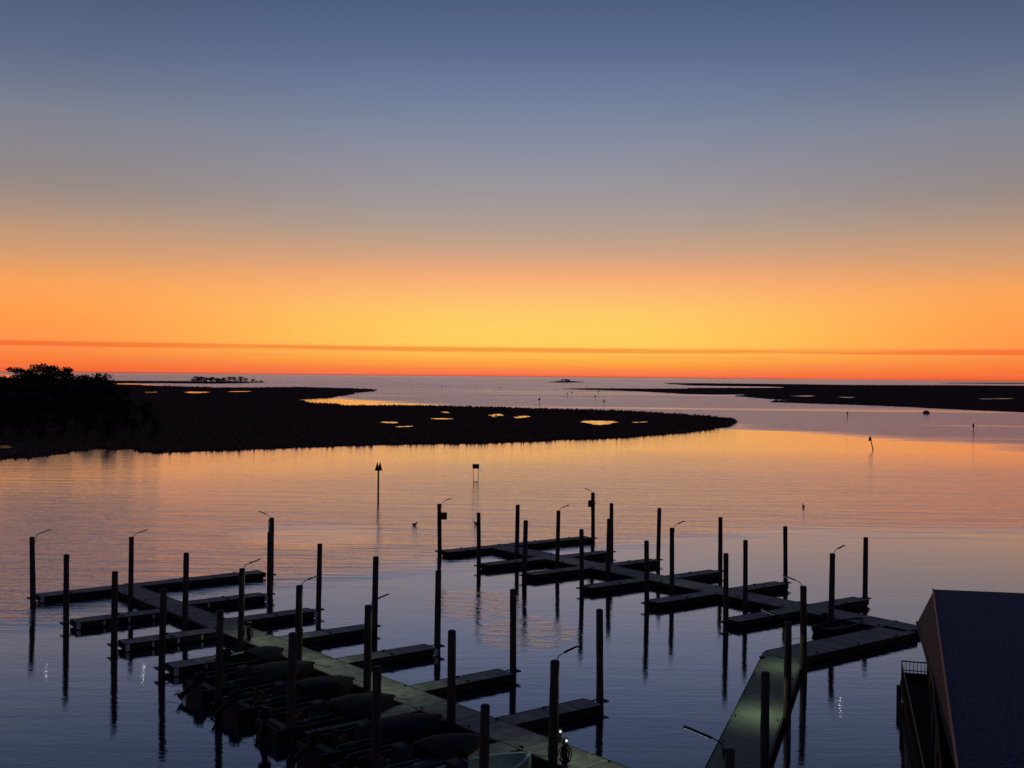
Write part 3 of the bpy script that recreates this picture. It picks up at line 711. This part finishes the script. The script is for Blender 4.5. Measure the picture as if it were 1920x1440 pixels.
# ------------------------------------------------------------ boats
def hull_shape(Ln, bm_, fb, mat, o, recess=True, pale=False):
    ns = 15; P_ = []
    for i in range(ns):
        t = i / (ns - 1); x = Ln * t
        w_ = bm_ / 2 * (0.92 + .08 * math.sin(t * PI * .9)) * (1 - max(0, (t - .5) / .5) ** 2.6) + .02
        gz = fb * (1 + .30 * t ** 2.2); kz = -.25 + .40 * max(0, (t - .6) / .4) ** 2
        cz = .02 + .25 * max(0, (t - .55) / .45) ** 1.5
        P_.append([(x - .35 * (1 - t) * 0, -w_, gz), (x, -w_ * .86, cz), (x, 0, kz), (x, w_ * .86, cz), (x, w_, gz)])
    h_ = MB(); vs = [v for s_ in P_ for v in s_]; fs = []
    for i in range(ns - 1):
        for k in range(4): a = i * 5 + k; fs.append((a, a + 1, a + 6, a + 5))
    fs.append((0, 1, 2, 3, 4)[::-1]); h_.add(vs, fs)
    # gunwale ring and inner well
    inn = []
    for i, s_ in enumerate(P_):
        w_ = max(.0, s_[4][1] - .14); x = min(s_[0][0], Ln - .22); x = max(x, .12)
        inn.append((x, w_, s_[0][2]))
    n0 = len(h_.v); 
    for (x, w_, z) in inn: h_.v += [(x, -w_, z), (x, w_, z), (x, -w_ * .95, .18), (x, w_ * .95, .18)]
    for i in range(ns - 1):
        a, b = n0 + 4 * i, n0 + 4 * (i + 1)
        h_.f += [(i * 5, (i + 1) * 5, b, a), (i * 5 + 4, a + 1, b + 1, (i + 1) * 5 + 4), (a, b, b + 2, a + 2), (a + 1, a + 3, b + 3, b + 1)]
    h_.f += [(0, n0, n0 + 1, 4), (n0, n0 + 2, n0 + 3, n0 + 1)]
    h_.build('hull', mat, o)
    fl = MB()
    for i, (x, w_, z) in enumerate(inn): fl.v += [(x, -w_ * .95, .185), (x, w_ * .95, .185)]
    for i in range(ns - 1): fl.f.append((2 * i, 2 * i + 2, 2 * i + 3, 2 * i + 1))
    fl.build('floor', M['palehull'] if pale else M['bdeck'], o)
    return P_
def outboard(o, tilt=.9, x=-.05, s=1.0, y=0):
    Mx = Matrix.Translation((x, y, .62)) @ Matrix.Rotation(tilt, 4, 'Y') @ Matrix.Scale(s, 4)
    e = MB(); e.box(-.36, .16, -.17, .17, .22, .62, .09, Mx); e.box(-.28, .12, -.13, .13, .621, .70, .03, Mx); m_ = e.build('outboard_motor', M['hull'], o)
    l_ = MB(); l_.box(-.14, .08, -.07, .07, -.75, .25, .03, Mx); l_.box(-.34, .10, -.015, .015, -.62, -.58, 0, Mx); l_.ell(Mx @ Vector((-.05, 0, -.72)), .24, .07, .07, 10, 6, Mx.to_3x3()); l_.build('motor_leg', M['iron'], m_)
    for k in range(3):
        a = k * 2.094; pb = MB(); c_ = Vector((-.30, 0, -.72)); pb.add([Mx @ (c_ + Vector((0, .02, 0))), Mx @ (c_ + Vector((.03, math.cos(a) * .16 + .04 * math.sin(a), math.sin(a) * .16))), Mx @ (c_ + Vector((-.03, math.cos(a + .5) * .16, math.sin(a + .5) * .16))), Mx @ c_], [(0, 1, 2, 3)])
        pb.build('propeller_blade', M['iron'], m_)
def cover(o, P_, t0, hgt, mat, Ln):
    c_ = MB(); n = 12; m_ = 9; vs = []; fs = []
    for i in range(n + 1):
        t = t0 + (1.0 - t0) * i / n; f = t * (len(P_) - 1); k = min(int(f), len(P_) - 2); u = f - k
        w_ = P_[k][4][1] * (1 - u) + P_[k + 1][4][1] * u + .03; z = P_[k][4][2] * (1 - u) + P_[k + 1][4][2] * u
        for j in range(m_):
            s_ = -1 + 2 * j / (m_ - 1); prof = math.sqrt(max(0, 1 - s_ * s_)) ; e = math.sin(PI * min(1, (i + .6) / n) ** .8) ** .5 if i < n else 0
            vs.append((Ln * t + (.06 if i == n else 0), s_ * w_, z - .03 + hgt * prof * e + R.uniform(-.012, .012) + (.04 if prof > .2 else -.05)))
    for i in range(n):
        for j in range(m_ - 1): a = i * m_ + j; fs.append((a, a + 1, a + m_ + 1, a + m_))
    c_.add(vs, fs); return c_.build('bow_cover', mat, o, True)
def skiff(bow, d, label, Ln=6.2, bm_=2.25, style=0, pale=False, fb=.62):
    st = Vector((bow.x, bow.y)) - d * Ln
    o = empty('skiff', (st.x, st.y, 0), math.atan2(d.y, d.x))
    P_ = hull_shape(Ln, bm_, fb, M['palehull'] if pale else M['hull'], o, True, pale)
    if style != 3: cover(o, P_, .46 + .05 * (style % 3), .30 + .05 * (style % 2), M['cover'], Ln)
    if Ln > 4:
        c_ = MB(); x = Ln * .40; c_.box(x - .3, x + .3, -.32, .32, .19, 1.15, .05); cn_ = c_.build('console', M['bdeck'], o)
        s_ = MB(); s_.add([(x + .30, -.30, 1.15), (x + .30, .30, 1.15), (x + .12, .26, 1.5), (x + .12, -.26, 1.5)], [(0, 1, 2, 3)]); s_.add([(x + .33, -.30, 1.15), (x + .33, .30, 1.15), (x + .15, .26, 1.5), (x + .15, -.26, 1.5)], [(3, 2, 1, 0)]); s_.build('windscreen', M['hull'], cn_)
        w_ = MB(); pts = [(x - .34, .16 * math.cos(a), 1.0 + .16 * math.sin(a)) for a in [k * PI / 6 for k in range(13)]]; w_.tube(pts, .015, 5, False); w_.tube([(x - .29, 0, 1.0), (x - .35, 0, 1.0)], .03, 6); w_.build('steering_wheel', M['iron'], cn_)
        for yy in (-.38, .38):
            s_ = MB(); x2 = Ln * .26; s_.box(x2 - .22, x2 + .22, yy - .22, yy + .22, .19, .62, .04); s_.box(x2 - .26, x2 - .16, yy - .22, yy + .22, .62, 1.0, .03); s_.build('seat', M['seat'], o)
        s_ = MB(); s_.box(.35, .75, -bm_ * .36, bm_ * .36, .19, .58, .05); s_.build('stern_bench', M['seat' if style % 2 else 'bdeck'], o)
        rl_ = MB(); 
        for sy_ in (-1, 1):
            ww = bm_ / 2 * .9; rl_.tube([(Ln * .1, sy_ * ww, fb + .02), (Ln * .12, sy_ * ww, fb + .22), (Ln * .42, sy_ * ww, fb + .24), (Ln * .46, sy_ * ww, fb + .05)], .018, 6)
        rl_.build('grab_rail', M['rail'], o)
        for k in range(4):
            b_ = MB(); bx, by = R.uniform(.9, Ln * .5), R.choice((-1, 1)) * R.uniform(.6, .9); b_.box(bx - R.uniform(.1, .3), bx + .15, by - .1, by + .1, .19, .19 + R.uniform(.15, .4), .03); b_.build('locker', M[R.choice(['seat', 'bdeck', 'white' if k == 0 else 'bdeck'])], o)
    ml = MB(); ml.tube([(Ln - .3, 0, fb * 1.3 + .06), (Ln + .15, -.12, fb + .05), (Ln + .75, -.3, .52)], .016, 5); ml.tube([(.2, bm_ * .42, fb + .03), (-.5, bm_ * .42 + .5, .35), (-1.1, bm_ * .42 + 1.1, .5)], .014, 5); ml.build('mooring_line', M['seat'], o)
    outboard(o, .95 if style != 1 else .25)
    tag(o, label, 'boat', 'skiffs moored in a row along the left pier'); return o
specs = [((588, 1241), 'skiff with black bow cover and raised outboard, farthest of the full-length moored row', 0, 6.0),
         ((662, 1270), 'skiff with dark humped bow cover, second of the full-length moored row', 2, 6.0),
         ((738, 1303), 'skiff with black bow cover, third of the full-length moored row', 1, 6.0),
         ((826, 1340), 'skiff with a broad black oval bow cover, nearest covered one before the pale skiff', 0, 6.0)]
skiff(at(530, 1216, .8), fdL, 'short covered tender beside the hose coil at the far end of the moored row', 3.3, 1.7, 0)
for (px, n_, st_, ln_) in [(s_[0], s_[1], s_[2], s_[3]) for s_ in specs]: skiff(at(px[0], px[1], .82), fdL, n_, ln_, 2.25, st_)
skiff(at(902, 1378, .82), fdL, 'dark skiff half hidden behind the thick near piling', 6.0, 2.2, 2)
skiff(at(996, 1412, .75), fdL, 'pale open skiff with its bow at the walkway, bottom centre', 5.6, 2.1, 3, True)
bt = skiff(at(1668, 1180, .7), (dC).normalized(), 'small dark skiff lying between the right walkway and the broad dark dock', 3.9, 1.5, 3, False, .4); bt['group'] = 'skiffs at the right pier'
bt.location = (at(1540, 1190, .0).x, at(1540, 1190, 0).y, 0)

# ------------------------------------------------------------ dock pedestals with hose coils
def pedestal(px, py, label, lit=True, coil=True, s=1.0):
    p = at(px, py, ZD); o = empty('dock_pedestal', (p.x, p.y, ZD))
    MB().box(-.10, .10, -.08, .08, .001, .95 * s, .02).build('post', M['seat'], o)
    cp = MB(); cp.box(-.13, .13, -.11, .11, .95 * s + .002, .95 * s + .06, .02); cpo = cp.build('cap', M['cap'], o)
    if lit: MB().ell((.05, -.12, .93 * s), .05, .04, .05, 10, 6).build('lens', M['glow'], cpo, True)
    if coil:
        h_ = MB()
        for k in range(3):
            r_ = .24 + .045 * k; yw = -.9 + .9 * k; pts = [(r_ * .85 * math.cos(a) * math.cos(yw), -.14 + r_ * .62 * math.cos(a) * math.sin(yw), .44 + r_ * 1.2 * math.sin(a)) for a in [i * 2 * PI / 18 for i in range(19)]]
            h_.tube(pts, .02, 6, False)
        h_.build('hose_coil', M['seat'], o, True)
    tag(o, label, 'pedestal', 'dock pedestals on the left walkway'); return o
pedestal(467, 1201, 'hose coil on a short pedestal beside the third walkway piling', False)
pedestal(564, 1216, 'lit pedestal beside the fourth walkway piling', True, False)
pedestal(1059, 1434, 'bronze-lit pedestal with hose coil at the bottom of the left walkway', True)
pedestal(1048, 1392, 'small pedestal light behind the nearest lamp piling', True, False, .5)

# ------------------------------------------------------------ channel markers
def marker(px, ytop, ybase, label, kind='tri', lean=0, wpx=None):
    p = at(px, ybase, 0); s = p.y / F; hh = (ybase - ytop) * s
    o = empty('channel_marker', (p.x, p.y, 0)); lx = lean * hh
    r_ = max(.11, .0)
    MB().tube([(0, 0, -2), (0, 0, 0), (lx, 0, hh * .86)], [r_ * 1.1, r_, r_ * .9], 8).build('pole', M['pile'], o)
    bs_ = .95 if kind == 'tri' else .6
    for k, (ax, ay) in enumerate(((-.15, -.12), (.15, .12))):
        b_ = MB()
        if kind == 'tri':
            vs = [(-.30, 0, 0), (.30, 0, 0), (.03, 0, bs_ * 1.15)]
        else: vs = [(-.4, 0, 0), (.4, 0, 0), (.4, 0, .8), (-.4, 0, .8)]
        Mx = Matrix.Translation((lx + ax, ay, hh - bs_ * 1.15)) @ Matrix.Rotation(.35 * (1 if k else -1), 4, 'Z')
        n = len(vs); th = Vector((0, .03, 0)); V = [Mx @ Vector(v) for v in vs] + [Mx @ (Vector(v) + th) for v in vs]
        b_.add(V, [tuple(range(n)), tuple(range(2 * n - 1, n - 1, -1))] + [((i + 1) % n, i, i + n, (i + 1) % n + n) for i in range(n)])
        b_.build('daymark', M['sign'], o)
    tag(o, label, 'channel marker', 'channel markers in the bay'); o['top'] = hh; o['lx'] = lx; return o
marker(709, 865, 941, 'tall channel marker with two triangular boards in front of the marsh')
marker(1637, 817, 843, 'leaning channel marker with arrow-like board on the orange water', lean=-.22)
marker(1825, 793, 811, 'channel marker farthest right before the right marsh')
marker(1589, 771, 785, 'channel marker left of the dark float near the right marsh')
mk_ = [(1011, 748, 758.5, 'marker with a white bird on top beyond the marsh, left of the group', True), (1064, 737, 745, 'tiny far marker right of the bird-topped one', False), (1116, 742, 750.5, 'tiny dark marker between two bird-topped ones', False),
       (1122, 733, 740, 'far small marker with white bird in front of the marsh strip', True), (1131.5, 751, 760, 'slightly leaning marker with bird nearest the marsh edge', True), (1072, 735, 743, 'faint far marker just left of the dark marsh strip tip', False)]
gulls = []
for px, a, b, lb, gull in mk_:
    o = marker(px, a, b, lb, 'sq', lean=(.12 if px == 1131.5 else 0));
    if gull: gulls.append(o)
for i, (px, a, b) in enumerate([(676, 716.5, 720.5), (738, 716, 722), (746, 716, 722), (828, 723, 728), (835, 723, 727.5), (938, 727, 731)]):
    marker(px, a, b, '%s of the minute posts out in the far bay counted from the left' % ords[i], 'sq')
def bird(loc, rz, s, mat, name, label, group=None):
    b_ = MB(); b_.ell((0, 0, .12), .27, .14, .13, 12, 8); b_.ell((.30, 0, .36), .085, .065, .07, 10, 6); b_.tube([(.16, 0, .14), (.24, 0, .24), (.29, 0, .34)], [.09, .06, .055], 8)
    b_.tube([(.36, 0, .355), (.47, 0, .335)], [.03, .012], 6); b_.tube([(-.2, 0, .13), (-.34, 0, .14)], [.08, .02], 6)
    o = b_.build(name, mat, None, True); o.location = loc; o.rotation_euler = (0, 0, rz); o.scale = (s, s, s); tag(o, label, 'bird', group); return o
for o, lb in zip(gulls, ['white gull on the marker beyond the marsh middle', 'white gull on the far marker by the marsh strip', 'white gull on the leaning marker nearest the marsh edge']):
    bird((o.location.x + o['lx'], o.location.y, o['top'] - .05), R.uniform(0, 3), 1.7, M['gull'], 'gull', lb, 'gulls on markers')
p = at(777, 985); bird(p, 0, .85, M['duck'], 'duck', 'dark duck swimming right of the tall channel marker', 'water birds')
p = at(893, 983); bird(p, 3.0, .8, M['duck'], 'duck', 'dark duck half behind the second piling of the right pier', 'water birds')
p = at(1506.5, 951); bird(p, 1.5, 1.0, M['duck'], 'duck', 'upright dark bird alone on the water right of centre', 'water birds')
# board sign on two posts
p = at(892, 906); s = p.y / F
o = empty('water_sign', (p.x, p.y, 0)); z1 = (906 - 870) * s; wd = 12.5 * s
for sx in (-1, 1): MB().tube([(sx * wd * .36, 0, -1), (sx * wd * .36, 0, z1 - .2)], .035, 6).build('post', M['iron'], o)
MB().box(-wd / 2, wd / 2, -.07, -.04, z1 - 8.5 * s, z1, .01).build('board', M['sign'], o)
MB().box(-wd * .42, wd * .42, -.035, .035, .08, .22, .01).build('crossbar', M['wallb'], o)
tag(o, 'rectangular warning board on two thin posts standing in the water', 'sign')
p = at(1737, 777); s = p.y / F; o = empty('dark_float', (p.x, p.y, 0))
MB().box(-6 * s, 5 * s, -1, 1, .1, 6 * s, .3).build('body', M['hull'], o); MB().box(-3 * s, 3 * s, -.6, .6, 6 * s + .002, 7.3 * s, .2).build('hump', M['hull'], o)
MB().box(-4 * s, -3.4 * s, -.2, .2, -1, .098).build('leg', M['iron'], o); MB().box(3.4 * s, 4 * s, -.2, .2, -1, .098).build('leg', M['iron'], o)
tag(o, 'dark boxy duck blind on the channel by the right marsh', 'blind')
for o in list(col.objects):
    for kx in ('H', 'top', 'lx'):
        if kx in o: del o[kx]
